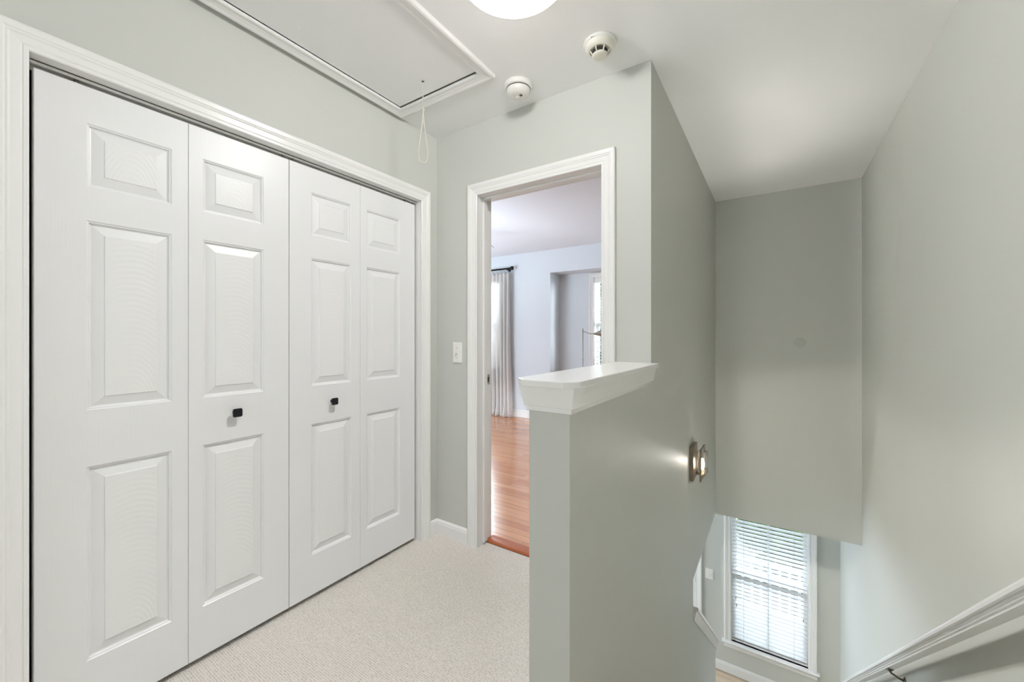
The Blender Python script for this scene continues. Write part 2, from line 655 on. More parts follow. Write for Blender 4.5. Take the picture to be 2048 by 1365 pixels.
# ------------------------------------------------------------------ trim
CASING = [(0, 0), (0, 0.009), (0.003, 0.0115), (0.010, 0.0115), (0.0125, 0.0095), (0.016, 0.0115), (0.034, 0.0135), (0.039, 0.0165),
          (0.043, 0.0155), (0.047, 0.018), (0.060, 0.019), (0.066, 0.0165), (0.067, 0.012), (0.067, 0)]
BASE = [(0, 0), (0.013, 0), (0.013, 0.066), (0.011, 0.072), (0.011, 0.078), (0.007, 0.086), (0.004, 0.09), (0, 0.09)]
on_left = lambda a, t, z: (XL + t, a, z)
on_door = lambda a, t, z: (a, YD - t, z)

# closet frame
cf = thing('trim_1', 'white moulded casing and jambs around the bifold closet doors', 'door casing', (XL, CL_Y1, 0), kind='structure')
MB().frame(CL_Y0 + 0.004, CL_Y1 - 0.004, 0, CL_Z - 0.004, CASING, on_left).build('casing', M['trim'], cf)
j = MB()
j.box(XL - 0.12, XL + 0.001, CL_Y0 - 0.005, CL_Y0 + 0.004, 0, CL_Z)
j.box(XL - 0.12, XL + 0.001, CL_Y1 - 0.004, CL_Y1 + 0.005, 0, CL_Z)
j.box(XL - 0.12, XL + 0.001, CL_Y0, CL_Y1, CL_Z - 0.004, CL_Z + 0.005)
j.build('jamb', M['trim'], cf)
k = MB()
k.box(XL - 0.036, XL - 0.033, CL_Y0 + 0.010, CL_Y1 - 0.010, 2.007, CL_Z - 0.004)
k.box(XL - 0.072, XL - 0.069, CL_Y0 + 0.010, CL_Y1 - 0.010, 2.000, CL_Z - 0.004)
k.box(XL - 0.072, XL - 0.033, CL_Y0 + 0.010, CL_Y1 - 0.010, CL_Z - 0.007, CL_Z - 0.004)
tr_o = k.build('track', M['white'], cf)
for yy in (0.29, 0.91, 0.955, 1.60):
    MB().lathe([(0, 0), (0.006, 0), (0.006, 0.018), (0, 0.018)], (XL - 0.05, yy, 1.995), n=10).build('pivot_pin', M['steel'], tr_o)

# bedroom doorway frame
df = thing('trim_2', 'white moulded casing and jambs around the open bedroom doorway', 'door casing', (DW_X0, YD, 0), kind='structure')
MB().frame(DW_X0 + 0.004, DW_X1 - 0.004, 0, DW_Z - 0.004, CASING, on_door).build('casing', M['trim'], df)
MB().frame(DW_X0 + 0.004, DW_X1 - 0.004, 0.012, DW_Z - 0.004, CASING, lambda a, t, z: (a, YD + 0.12 + t, z)).build('casing', M['trim'], df)
j = MB()
j.box(DW_X0 - 0.018, DW_X0 + 0.004, YD - 0.001, YD + 0.121, 0, DW_Z + 0.014)
j.box(DW_X1 - 0.004, DW_X1 + 0.018, YD - 0.001, YD + 0.121, 0, DW_Z + 0.014)
j.box(DW_X0, DW_X1, YD - 0.001, YD + 0.121, DW_Z - 0.004, DW_Z + 0.014)
j.build('jamb', M['trim'], df)
j = MB()
j.box(DW_X0 + 0.004, DW_X0 + 0.015, YD + 0.045, YD + 0.078, 0.012, DW_Z - 0.004)
j.box(DW_X1 - 0.015, DW_X1 - 0.004, YD + 0.045, YD + 0.078, 0.012, DW_Z - 0.004)
j.box(DW_X0 + 0.004, DW_X1 - 0.004, YD + 0.045, YD + 0.078, DW_Z - 0.015, DW_Z - 0.004)
j.build('door_stop', M['trim'], df, bevel=0.002)
sp = MB().box(DW_X0 + 0.003, DW_X0 + 0.0055, YD + 0.082, YD + 0.112, 0.93, 0.99)
sp.build('strike_plate', M['steel'], df)
MB().box(DW_X0 + 0.004, DW_X0 + 0.0062, YD + 0.09, YD + 0.104, 0.945, 0.975).build('latch_hole', M['slot'], df)

# threshold nosing
tn = MB()
prof = [(1.889, 0.0), (1.890, 0.008), (1.894, 0.014), (1.902, 0.017), (1.925, 0.018), (1.958, 0.015), (1.958, 0.0)]
tn.prism(prof, lambda y, z, x: (x, y, z), DW_X0 + 0.004, DW_X1 - 0.004)
tag(tn.build('trim_3', M['oak_edge'], kind='structure', bevel=0.002), 'orange oak threshold strip between hall carpet and bedroom floor', 'threshold')

def baseboard(name, fn, a0, a1, h=1.0):
    b = MB()
    b.prism([(t, z * h) for t, z in BASE], lambda t, z, a: fn(a, t, z), a0, a1)
    return b.build(name, M['trim'], kind='structure')
baseboard('baseboard_left', lambda a, t, z: (XL + t, a, z), CL_Y1 + 0.063, YD)
baseboard('baseboard_left_near', lambda a, t, z: (XL + t, a, z), YR, CL_Y0 - 0.063)
baseboard('baseboard_doorway', lambda a, t, z: (a, YD - t, z), XL, DW_X0 - 0.063)
baseboard('baseboard_half_wall', lambda a, t, z: (XS0 - t, a, z), 0.977, YD - 0.013)
baseboard('baseboard_bedroom', lambda a, t, z: (a, YB - t, z + 0.012), XBL, BX0, 1.2)
baseboard('baseboard_entry', lambda a, t, z: (a, YW - t, z + ZL + 0.008), -0.74, XR, 1.25)
baseboard('baseboard_right', lambda a, t, z: (XR - t, a, z + ZL), 4.42, YW - 0.014, 1.25)

# half-wall cap: board with clipped corners over a stepped moulding
cap = thing('trim_4', 'white cap board with clipped corners and crown moulding on the half wall', 'half wall cap', (-0.523, 1.4, 1.1), kind='structure')
ov, ch = 0.034, 0.036
ax0, ax1, ay0, ay1 = XS0 - ov, XS1 + ov, 0.977 - 0.042, YD
slab = [(ax0 + ch, ay0), (ax1 - ch, ay0), (ax1, ay0 + ch), (ax1, ay1), (ax0, ay1), (ax0, ay0 + ch)]
MB().prism(slab, lambda x, y, z: (x, y, z), 1.081, 1.1).build('cap_board', M['trim'], cap, bevel=0.003)
mo = MB()
steps = [(0.005, 1.010), (0.008, 1.011), (0.008, 1.023), (0.0105, 1.025), (0.013, 1.036), (0.0175, 1.056), (0.0180, 1.0605), (0.0185, 1.0645), (0.0205, 1.072), (0.023, 1.080), (0.023, 1.0815)]
rings = [[(XS0 - o, 0.977 - o, z), (XS1 + o, 0.977 - o, z), (XS1 + o, YD - 0.001, z), (XS0 - o, YD - 0.001, z)] for o, z in steps]
mo.loft(rings).build('crown_moulding', M['trim'], cap)

# sloping cap of the knee wall at the foot of the stairs
kc = thing('trim_5', 'white sloping cap on the knee wall near the foot of the stairs', 'knee wall cap', (-0.523, 3.4, -1.0), kind='structure')
def slope_prism(mb, prof, y0, y1, f):
    mb.prism(prof, lambda x, h, y: (x, y, f(y) + h), y0, y1)
    return mb
xc0, xc1 = XS0 - 0.034, XS1 + 0.034
slope_prism(MB(), [(xc0, -0.024), (xc1, -0.024), (xc1, 0), (xc0, 0)], KY0 - 0.004, KY1 + 0.035, cap_top).build('cap_board', M['trim'], kc, bevel=0.003)
pr = [(XS1 + o, z - 1.0815 - 0.023) for o, z in steps]
pl = [(XS0 - o, z - 1.0815 - 0.023) for o, z in reversed(steps)]
slope_prism(MB(), pr + pl, KY0 - 0.003, KY1 + 0.014, cap_top).build('crown_moulding', M['trim'], kc)

# ------------------------------------------------------------------ bifold closet doors
XD = -1.790
RINGS = [(0, 0), (0.003, -0.003), (0.006, -0.0035), (0.0085, -0.0095), (0.012, -0.0105), (0.0395, -0.0030), (0.0415, -0.0005)]
def door_leaf(parent, y0, y1, p0, p1):
    mb = MB()
    z0, z1, e = 0.020, 1.997, 0.0015
    pz = [(0.205, 0.811), (0.987, 1.580), (1.685, 1.883)]
    bk = [(XD - 0.034, y0, z0), (XD - 0.034, y1, z0), (XD - 0.034, y1, z1), (XD - 0.034, y0, z1)]
    ft = [(XD - e, y, z) for _, y, z in bk]
    mb.add(bk + ft, [(0, 1, 2, 3)] + [(i, (i + 1) % 4, 4 + (i + 1) % 4, 4 + i) for i in range(4)])
    A = [y0 + e, p0, p1, y1 - e]
    Z = [z0 + e] + [q for a in pz for q in a] + [z1 - e]
    for i in range(3):
        for k in range(len(Z) - 1):
            if i == 1 and k % 2 == 1:
                continue
            mb.add([(XD, A[i], Z[k]), (XD, A[i + 1], Z[k]), (XD, A[i + 1], Z[k + 1]), (XD, A[i], Z[k + 1])], [(0, 1, 2, 3)])
    outer = [(y0, z0), (y1, z0), (y1, z1), (y0, z1)]
    inner = [(A[0], Z[0]), (A[-1], Z[0]), (A[-1], Z[-1]), (A[0], Z[-1])]
    mb.add([(XD - e, a, z) for a, z in outer] + [(XD, a, z) for a, z in inner], [(i, (i + 1) % 4, 4 + (i + 1) % 4, 4 + i) for i in range(4)])
    rect = lambda a0, a1, c0, c1, n, d: [(XD + d, a0 + n, c0 + n), (XD + d, a1 - n, c0 + n), (XD + d, a1 - n, c1 - n), (XD + d, a0 + n, c1 - n)]
    for c0, c1 in pz:
        mb.loft([rect(p0, p1, c0, c1, n, d) for n, d in RINGS], caps=False)
    leaf = mb.build('door_leaf', M['door'], parent, weld=True)
    for c0, c1 in pz:
        f = MB()
        n, d = RINGS[-1]
        f.loft([rect(p0, p1, c0, c1, n, d - 0.002), rect(p0, p1, c0, c1, n, d), rect(p0, p1, c0, c1, n + 0.001, d + 0.0003)], caps=True)
        cy, cz = (p0 + p1) / 2, c0 - 0.02
        o = f.build('raised_panel', M['door_field'], leaf, weld=True)
        # grain is laid out round the panel's own centre line
        o.data.transform(Matrix.Translation((-XD, -cy, -cz)))
        o.location = (XD, cy, cz)
    return leaf

def knob(parent, y, z):
    mb = MB()
    mb.lathe([(0.009, 0), (0.009, 0.004), (0.006, 0.006), (0.006, 0.016)], (XD, y, z), (1, 0, 0), 16)
    def rr(h, x):
        pts = []
        r = 0.006
        for cx, cz, a0 in ((h - r, h - r, 0), (-(h - r), h - r, PI / 2), (-(h - r), -(h - r), PI), (h - r, -(h - r), 1.5 * PI)):
            for q in range(5):
                a = a0 + q * PI / 8
                pts.append((x, y + cx + r * math.cos(a), z + cz + r * math.sin(a)))
        return pts
    mb.loft([rr(0.009, XD + 0.014), rr(0.0150, XD + 0.019), rr(0.0165, XD + 0.022), rr(0.0165, XD + 0.0255), rr(0.0150, XD + 0.0275)])
    return mb.build('knob', M['dark_metal'], parent)

d1 = thing('door_1', 'left pair of white panelled bifold closet doors with black square knob', 'bifold door', (XD, 0.567, 0.02), kind='structure')
door_leaf(d1, 0.203, 0.5674, 0.309, 0.520)
door_leaf(d1, 0.5682, 0.9290, 0.612, 0.825)
knob(d1, 0.7185, 0.917)
d2 = thing('door_2', 'right pair of white panelled bifold closet doors beside the bedroom doorway', 'bifold door', (XD, 1.291, 0.02), kind='structure')
door_leaf(d2, 0.9312, 1.2908, 1.030, 1.2385)
door_leaf(d2, 1.2914, 1.6640, 1.3295, 1.551)
knob(d2, 1.134, 0.905)

# ------------------------------------------------------------------ attic hatch
hatch = thing('attic_hatch', 'flat white attic hatch with moulded frame in the hall ceiling', 'attic hatch', (-1.41, 0.76, HC))
HP = [(0, 0), (0, 0.010), (0.004, 0.012), (0.012, 0.012), (0.016, 0.0105), (0.022, 0.0125), (0.034, 0.015), (0.040, 0.018), (0.048, 0.019), (0.055, 0.016), (0.057, 0.010), (0.057, 0)]
MB().frame(HX0, HX1, HY0, HY1, HP, lambda a, t, z: (a, z, HC - t), closed=True).build('frame', M['trim'], hatch)
pm = MB().box(HX0 + 0.003, HX1 - 0.0045, HY0 + 0.003, HY1 - 0.007, HC + 0.002, HC + 0.014)
hp = pm.build('panel', M['ceiling'], hatch, bevel=0.001)
for x, y in ((-1.28, 1.30), (-1.57, 1.32), (-1.28, 0.86), (-1.58, 0.86), (-1.42, 0.62)):
    MB().lathe([(0, 0.0018), (0.004, 0.0014), (0.0065, 0)], (x, y, HC + 0.002), (0, 0, -1), 14).build('screw_head', M['ceiling'], hp)

# pull cord: a hanging loop
px, py = -1.413, 1.365
pc = thing('pull_cord', 'thin cream looped pull cord hanging from the attic hatch', 'pull cord', (px, py, HC))
c = MB()
c.tube([(px, py, HC - 0.001), (px - 0.001, py + 0.001, HC - 0.05), (px, py + 0.002, HC - 0.135)], 0.0016, 8)
dx, dy = 0.835, 0.5505
loop = []
for i in range(41):
    a = i / 40
    s = math.sin(PI * 2 * a)
    zz = (1 - math.cos(2 * PI * a)) / 2
    wdt = 0.034 * (zz ** 1.5) * (1 if a < 0.5 else -1) * math.sqrt(max(0.0, 1 - zz ** 6)) * 1.05
    loop.append((px + wdt * dx, py + 0.002 + wdt * dy, HC - 0.130 - 0.262 * zz))
c.tube(loop, 0.0018, 8)
c.build('loop', M['cord'], pc)
MB().tube([(px - 0.003, py, HC - 0.124), (px, py + 0.002, HC - 0.130), (px + 0.004, py + 0.004, HC - 0.136), (px, py + 0.002, HC - 0.142)], 0.0028, 8).build('knot', M['cord'], pc)
MB().lathe([(0, 0.002), (0.004, 0.0015), (0.006, 0)], (px, py, HC - 0.001), (0, 0, -1), 12).build('eyelet', M['slot'], pc)

# ------------------------------------------------------------------ ceiling dome light
LX, LY = -0.715, 1.09
def dome_light(label, x, y, glow):
    dl = thing('ceiling_light', label, 'ceiling light', (x, y, HC))
    MB().lathe([(0, 0), (0.188, 0), (0.194, 0.003), (0.194, 0.020), (0.188, 0.022), (0, 0.022)], (x, y, HC), (0, 0, -1), 48).build('base_pan', M['white'], dl)
    prof = [(0.184, 0.018), (0.190, 0.022)]
    for i in range(1, 13):
        a = i / 12 * PI / 2
        prof.append((0.190 * math.cos(a), 0.022 + 0.068 * math.sin(a)))
    MB().lathe(prof, (x, y, HC), (0, 0, -1), 48).build('glass_dome', glow, dl)
dome_light('lit round frosted dome light on the hall ceiling', LX, LY, M['dome'])
bulb = lamp('dome_lamp', 'POINT', (LX - 0.065, LY + 0.07, HC - 0.072), (LX, LY, 0), DOME_LAMP, (0.995, 0.99, 1.0))
bulb.data.shadow_soft_size = 0.06
even_falloff(bulb.data)
# unseen second dome, added behind the camera as fill light
dome_light('unseen dome light added as fill at the rear end of the hall', -0.35, -1.35, M['dome_fill'])

# ------------------------------------------------------------------ smoke detectors
sx, sy = -0.612, 1.592
sd = thing('smoke_detector', 'aged white smoke detector with dark slots near the stairwell corner', 'smoke detector', (sx, sy, HC))
MB().lathe([(0.066, 0), (0.068, 0.004), (0.067, 0.010), (0.063, 0.013), (0, 0.013)], (sx, sy, HC), (0, 0, -1), 40).build('base_ring', M['white'], sd)
MB().lathe([(0.061, 0.012), (0.060, 0.022), (0.054, 0.031), (0.046, 0.035), (0.041, 0.036), (0.040, 0.033), (0, 0.033)], (sx, sy, HC), (0, 0, -1), 40).build('body', M['cream'], sd)
MB().lathe([(0.030, 0.030), (0.030, 0.050)], (sx, sy, HC), (0, 0, -1), 32).build('sensing_chamber', M['slot'], sd)
MB().lathe([(0, 0.058), (0.026, 0.0575), (0.031, 0.055), (0.032, 0.050), (0.030, 0.048), (0, 0.048)], (sx, sy, HC), (0, 0, -1), 36).build('end_cap', M['cream'], sd)
for i in range(7):
    a = i * 2 * PI / 7 + 0.15
    q = MB()
    ca, sa = math.cos(a), math.sin(a)
    q.tube([(sx + 0.040 * ca, sy + 0.040 * sa, HC - 0.034), (sx + 0.030 * ca, sy + 0.030 * sa, HC - 0.051)], 0.0032, 6)
    q.build('vent_rib', M['cream'], sd)
MB().box(sx - 0.014, sx + 0.002, sy - 0.0655, sy - 0.062, HC - 0.0118, HC - 0.0092).build('release_slot', M['slot'], sd)

tx, ty = -1.046, 1.640
sd2 = thing('smoke_detector', 'white domed smoke detector beside the attic hatch corner', 'smoke detector', (tx, ty, HC))
MB().lathe([(0.068, 0), (0.069, 0.004), (0.069, 0.016), (0.066, 0.021), (0.058, 0.023), (0, 0.022)], (tx, ty, HC), (0, 0, -1), 40).build('base_ring', M['white'], sd2)
MB().lathe([(0.0585, 0.0225), (0.0585, 0.0265), (0.056, 0.0265), (0, 0.0265)], (tx, ty, HC), (0, 0, -1), 40).build('vent_gap', M['slot'], sd2)
prof = [(0.058, 0.0255), (0.058, 0.031)]
for i in range(1, 9):
    a = i / 8 * PI / 2
    prof.append((0.026 + 0.032 * math.cos(a), 0.031 + 0.026 * math.sin(a)))
prof.append((0, 0.0575))
MB().lathe(prof, (tx, ty, HC), (0, 0, -1), 40).build('body', M['white'], sd2)
MB().lathe([(0, 0.0595), (0.009, 0.059), (0.010, 0.057)], (tx - 0.006, ty + 0.002, HC), (0, 0, -1), 20).build('test_button', M['white'], sd2)
vg = MB()
for i in range(4):
    vg.box(tx + 0.012 + i * 0.0035, tx + 0.0135 + i * 0.0035, ty - 0.012, ty + 0.004, HC - 0.0583, HC - 0.057)
vg.build('sounder_grille', M['slot'], sd2)

# ------------------------------------------------------------------ light switches
def switch(label, x, y, z, wd, ht, toggle):
    r = thing('light_switch', label, 'light switch', (x, y, z), 'wall switches')
    f = lambda a, b, t: (x + a, y - t, z + b)
    def rect(n, t):
        return [f(-wd / 2 + n, -ht / 2 + n, t), f(wd / 2 - n, -ht / 2 + n, t), f(wd / 2 - n, ht / 2 - n, t), f(-wd / 2 + n, ht / 2 - n, t)]
    MB().loft([rect(0, 0), rect(0, 0.002), rect(0.004, 0.0055), rect(0.006, 0.006)]).build('wall_plate', M['white'], r)
    if toggle:
        mb = MB()
        mb.prism([(-0.012, 0.006), (0.012, 0.006), (0.006, 0.010), (0.002, 0.018), (-0.005, 0.016), (-0.008, 0.009)], lambda b, t, a: f(a, b, t), -0.0045, 0.0045)
        mb.build('toggle', M['white'], r, bevel=0.001)
        MB().add(*quad([f(-0.0055, -0.013, 0.0063), f(0.0055, -0.013, 0.0063), f(0.0055, 0.013, 0.0063), f(-0.0055, 0.013, 0.0063)])).build('toggle_slot', M['cream'], r)
    for b in (-0.030, 0.030):
        MB().lathe([(0, 0.0075), (0.0025, 0.007), (0.0032, 0.006)], (x, y, z + b), (0, -1, 0), 12).build('screw', M['steel'], r)
    return r
def quad(p):
    return p, [(0, 1, 2, 3)]
switch('white toggle light switch on the wall left of the bedroom doorway', -1.583, YD, 1.119, 0.071, 0.122, True)
switch('white light switch on the entry wall beside the front door', -0.667, YW, -1.632, 0.088, 0.125, True)

# ------------------------------------------------------------------ wall sconce on the stair wall
sc = thing('wall_sconce', 'lit wall sconce with rectangular frame and clear glass on the stair wall', 'wall light', (XS1, 2.83, 0.40))
MB().box(XS1, XS1 + 0.024, 2.745, 2.90, 0.296, 0.513).build('backplate', M['nickel'], sc, bevel=0.003)
fx = XS1 + 0.062
gy = 2.842
fr = MB()
fr.box(fx - 0.005, fx + 0.005, 2.754, 2.765, 0.297, 0.497)
fr.box(fx - 0.005, fx + 0.005, 2.920, 2.931, 0.297, 0.497)
fr.box(fx - 0.005, fx + 0.005, 2.766, 2.918, 0.486, 0.497)
fr.box(fx - 0.005, fx + 0.005, 2.766, 2.918, 0.297, 0.308)
fr.build('frame', M['nickel'], sc, bevel=0.0025)
ar = MB()
ar.tube([(XS1 + 0.022, gy, 0.325), (fx, gy, 0.325)], 0.009, 12)
ar.tube([(fx, 2.758, 0.325), (fx, 2.926, 0.325)], 0.006, 12)
ar.build('arm', M['nickel'], sc)
MB().lathe([(0, 0), (0.020, 0), (0.020, 0.006), (0.013, 0.010), (0.013, 0.036), (0, 0.036)], (fx, gy, 0.318), n=20).build('socket', M['nickel'], sc)
MB().lathe([(0.033, 0.0), (0.033, 0.142), (0.0315, 0.142), (0.0315, 0.0)], (fx, gy, 0.332), n=28).build('glass_shade', M['shade_glass'], sc)
MB().lathe([(0.006, 0), (0.009, 0.008), (0.0125, 0.025), (0.0125, 0.045), (0.010, 0.062), (0.005, 0.072), (0, 0.075)], (fx, gy, 0.352), n=18).build('bulb', M['bulb'], sc)

sl = lamp('sconce_lamp', 'POINT', (fx, gy, 0.395), (fx, gy, 0), SCONCE_LAMP, (1.0, 0.955, 0.915))
sl.data.shadow_soft_size = 0.012
even_falloff(sl.data)

# ------------------------------------------------------------------ handrail on the right wall
hz = lambda y: 0.686 - 0.802 * (y - 1.382)
hr = thing('handrail', 'white moulded stair handrail on the right wall', 'handrail', (XR - 0.065, 2.8, hz(2.8)))
x0, x1 = XR - 0.090, XR - 0.030
half = [(0.013, 0.0), (0.004, -0.004), (0.0005, -0.010), (0.0, -0.018), (0.0015, -0.029), (0.006, -0.0315), (0.0085, -0.032), (0.0085, -0.0385), (0.012, -0.041), (0.0125, -0.047), (0.016, -0.050), (0.017, -0.058)]
half = [(a, h * 0.86) for a, h in half]
RP = [(x0 + a, h) for a, h in half] + [(x1 - a, h) for a, h in reversed(half)]
slope_prism(MB(), RP, 0.55, 4.40, hz).build('rail', M['trim'], hr)
for y in (1.10, 2.82, 3.98):
    b = MB()
    zb = hz(y) - 0.050
    xm = (x0 + x1) / 2
    b.lathe([(0.019, 0), (0.019, 0.003), (0.012, 0.007), (0, 0.008)], (XR, y, zb - 0.034), (-1, 0, 0), 18)
    b.tube([(XR - 0.004, y, zb - 0.034), (XR - 0.022, y, zb - 0.031), (xm + 0.006, y, zb - 0.016), (xm, y, zb - 0.003)], [0.006, 0.005, 0.005, 0.006], 10)
    b.prism([(xm - 0.012, 0.0), (xm + 0.012, 0.0), (xm + 0.012, -0.004), (xm - 0.012, -0.004)], lambda x, h, yy: (x, yy, hz(yy) - 0.050 + h), y - 0.028, y + 0.028)
    b.build('bracket', M['bronze'], hr)

# ------------------------------------------------------------------ windows
def window(name, label, x0, x1, z0, z1, y_in, depth, casing=True, muntin=True):
    """a double-hung window whose outer frame fills the hole; faces -y"""
    r = thing(name, label, 'window', ((x0 + x1) / 2, y_in, z0), kind='structure')
    if casing:
        MB().frame(x0 + 0.003, x1 - 0.003, z0, z1 - 0.003, CASING, lambda a, t, z: (a, y_in - t, z)).build('casing', M['trim'], r)
        s = MB()
        s.prism([(y_in + 0.05, 0), (y_in + 0.05, -0.02), (y_in - 0.045, -0.02), (y_in - 0.052, -0.014), (y_in - 0.052, -0.006), (y_in - 0.045, 0)], lambda y, z, x: (x, y, z0 + z), x0 - 0.085, x1 + 0.085)
        s.build('stool', M['trim'], r, bevel=0.001)
        MB().box(x0 - 0.066, x1 + 0.066, y_in - 0.014, y_in, z0 - 0.08, z0 - 0.02).build('apron', M['trim'], r, bevel=0.003)
    j = MB()
    j.box(x0 - 0.001, x0 + 0.012, y_in, y_in + depth, z0, z1)
    j.box(x1 - 0.012, x1 + 0.001, y_in, y_in + depth, z0, z1)
    j.box(x0, x1, y_in, y_in + depth, z1 - 0.012, z1 + 0.001)
    j.box(x0, x1, y_in + 0.05, y_in + depth, z0 - 0.001, z0 + 0.014)
    j.build('frame', M['trim'], r)
    zm = (z0 + z1) / 2 - 0.02
    for k, (a, b, yo) in enumerate(((z0 + 0.014, zm + 0.02, 0.070), (zm - 0.02, z1 - 0.012, 0.092))):
        s = MB()
        xa, xb = x0 + 0.012, x1 - 0.012
        ya, yb = y_in + yo, y_in + yo + 0.02
        s.box(xa, xa + 0.04, ya, yb, a, b)
        s.box(xb - 0.04, xb, ya, yb, a, b)
        s.box(xa + 0.04, xb - 0.04, ya, yb, a, a + 0.05)
        s.box(xa + 0.04, xb - 0.04, ya, yb, b - 0.04, b)
        if muntin:
            xm = (xa + xb) / 2
            s.box(xm - 0.009, xm + 0.009, ya + 0.003, yb - 0.003, a + 0.05, b - 0.04)
        so = s.build('sash', M['trim'], r)
        MB().box(xa + 0.038, xb - 0.038, (ya + yb) / 2 - 0.0015, (ya + yb) / 2 + 0.0015, a + 0.048, b - 0.038).build('pane', M['pane'], so)
    return r

window('window_1', 'tall white double-hung window at the foot of the stairs', *EW, YW, 0.12)
window('window_2', 'white window at the right end of the bedroom bay', *AW, YA, 0.12)
window('window_3', 'bedroom window half behind the grey curtain', *BW, YB, 0.14)

def blind(label, x0, x1, z0, z1, y, tilt, tassels=True):
    """two-inch slat blind; y: centre plane of the slats"""
    r = thing('window_blind', label, 'blind', ((x0 + x1) / 2, y, z1), 'white slat blinds')
    h = MB()
    h.box(x0, x1, y - 0.024, y + 0.024, z1 - 0.045, z1)
    h.box(x0 - 0.001, x1 + 0.001, y - 0.032, y - 0.026, z1 - 0.062, z1)
    h.build('headrail', M['trim'], r, bevel=0.002)
    s = MB()
    pitch = 0.0435
    n = int((z1 - 0.075 - z0 - 0.03) / pitch)
    ct, sn = math.cos(tilt), math.sin(tilt)
    for i in range(n + 1):
        zc = z0 + 0.045 + i * pitch
        prof = []
        for k in range(5):
            q = (k / 4 - 0.5) * 0.050
            prof.append((q, 0.0016 * (1 - (k / 2 - 1) ** 2)))
        top = [(y + q * ct - hh * sn, zc + q * sn + hh * ct + 0.0012) for q, hh in prof]
        bot = [(y + q * ct - hh * sn, zc + q * sn + hh * ct - 0.0012) for q, hh in reversed(prof)]
        s.prism(top + bot, lambda a, b, x: (x, a, b), x0 + 0.003, x1 - 0.003)
    s.build('slats', M['slat'], r, weld=False)
    MB().box(x0 + 0.003, x1 - 0.003, y - 0.025, y + 0.025, z0 + 0.004, z0 + 0.020).build('bottom_rail', M['trim'], r, bevel=0.003)
    for k in (0.17, 0.5, 0.83):
        xx = x0 + (x1 - x0) * k
        c = MB()
        for yy in (y - 0.0265, y + 0.0265):
            c.tube([(xx, yy, z0 + 0.015), (xx, yy, z1 - 0.03)], 0.0009, 5)
        c.build('ladder_cord', M['grey_cord'], r)
    if tassels:
        for xx, zz, dz in ((x0 + 0.045, zt1, 0.0), (x0 + 0.050, zt1 - 0.085, 0), (x1 - 0.040, zt1 - 0.02, 0)):
            c = MB().tube([(xx, y - 0.034, zz), (xx, y - 0.034, z1 - 0.05)], 0.0009, 5).build('lift_cord', M['cord'], r)
            MB().lathe([(0.002, 0.0), (0.005, -0.008), (0.0065, -0.026), (0.005, -0.032), (0, -0.033)], (xx, y - 0.034, zz), n=12).build('tassel', M['steel'], c)
    return r
zt1 = -1.80
blind('white slat blind with hanging cords in the tall window by the stairs', EW[0] + 0.012, EW[1] - 0.012, EW[2] + 0.004, EW[3] - 0.012, YW + 0.036, math.radians(11))
blind('white slat blind in the bedroom bay window behind the floor lamp', AW[0] + 0.012, AW[1] - 0.012, AW[2] + 0.004, AW[3] - 0.012, YA + 0.036, math.radians(3), False)
blind('white slat blind in the bedroom window behind the grey curtain', BW[0] + 0.012, BW[1] - 0.012, BW[2] + 0.004, BW[3] - 0.012, YB + 0.036, math.radians(6), False)

# ------------------------------------------------------------------ front door below
fd = thing('door_3', 'white front door beside the entry window', 'door', (-1.27, YW, ZL), kind='structure')
MB().frame(-1.73 + 0.004, -0.81 - 0.004, ZL, ZL + 2.036, CASING, lambda a, t, z: (a, YW - t, z)).build('casing', M['trim'], fd)
lf = MB()
lf.box(-1.722, -0.818, YW + 0.006, YW + 0.05, ZL + 0.01, ZL + 2.03)
lo = lf.build('leaf', M['door'], fd, bevel=0.002)
for a0, a1 in ((-1.60, -1.33), (-1.21, -0.94)):
    for c0, c1 in ((0.22, 0.85), (1.0, 1.55), (1.68, 1.9)):
        p = MB()
        rc = lambda n, d: [(a0 + n, YW + 0.0065 - d, ZL + c0 + n), (a1 - n, YW + 0.006 - d, ZL + c0 + n), (a1 - n, YW + 0.006 - d, ZL + c1 - n), (a0 + n, YW + 0.006 - d, ZL + c1 - n)]
        p.loft([rc(0, 0), rc(0.008, 0.005), (rc(0.012, 0.002)), rc(0.035, 0.004)])
        p.build('raised_panel', M['door'], lo)
for zz in (0.25, 1.0, 1.75):
    MB().lathe([(0, -0.05), (0.006, -0.05), (0.006, 0.05), (0, 0.05)], (-0.814, YW - 0.004, ZL + zz), n=12).build('hinge', M['steel'], fd)
MB().lathe([(0.022, 0), (0.022, 0.006), (0.010, 0.010), (0.010, 0.03), (0.024, 0.04), (0.026, 0.05), (0.018, 0.06), (0, 0.062)], (-1.655, YW + 0.006, ZL + 0.95), (0, -1, 0), 20).build('door_knob', M['steel'], lo)

# ------------------------------------------------------------------ bedroom furnishings
# curtain on rod
RZ, RY = 2.222, YB - 0.085
rod = thing('curtain_rod', 'dark curtain rod with round finial on the bedroom wall', 'curtain rod', (-3.30, RY, RZ))
MB().tube([(-5.15, RY, RZ), (-3.30, RY, RZ)], 0.0125, 12).build('pole', M['dark_metal'], rod)
MB().lathe([(0.0125, 0), (0.020, 0.004), (0.020, 0.012), (0.012, 0.018), (0.024, 0.028), (0.031, 0.042), (0.028, 0.056), (0.014, 0.066), (0, 0.068)], (-3.305, RY, RZ), (1, 0, 0), 20).build('finial', M['dark_metal'], rod)
bk = MB()
bk.tube([(-3.36, YB, RZ - 0.01), (-3.36, RY, RZ - 0.016)], 0.007, 8)
bk.lathe([(0.024, 0), (0.024, 0.005), (0, 0.006)], (-3.36, YB, RZ - 0.01), (0, -1, 0), 16)
bk.build('bracket', M['dark_metal'], rod)
CX_0, CX_1, NF = -3.715, -3.315, 6
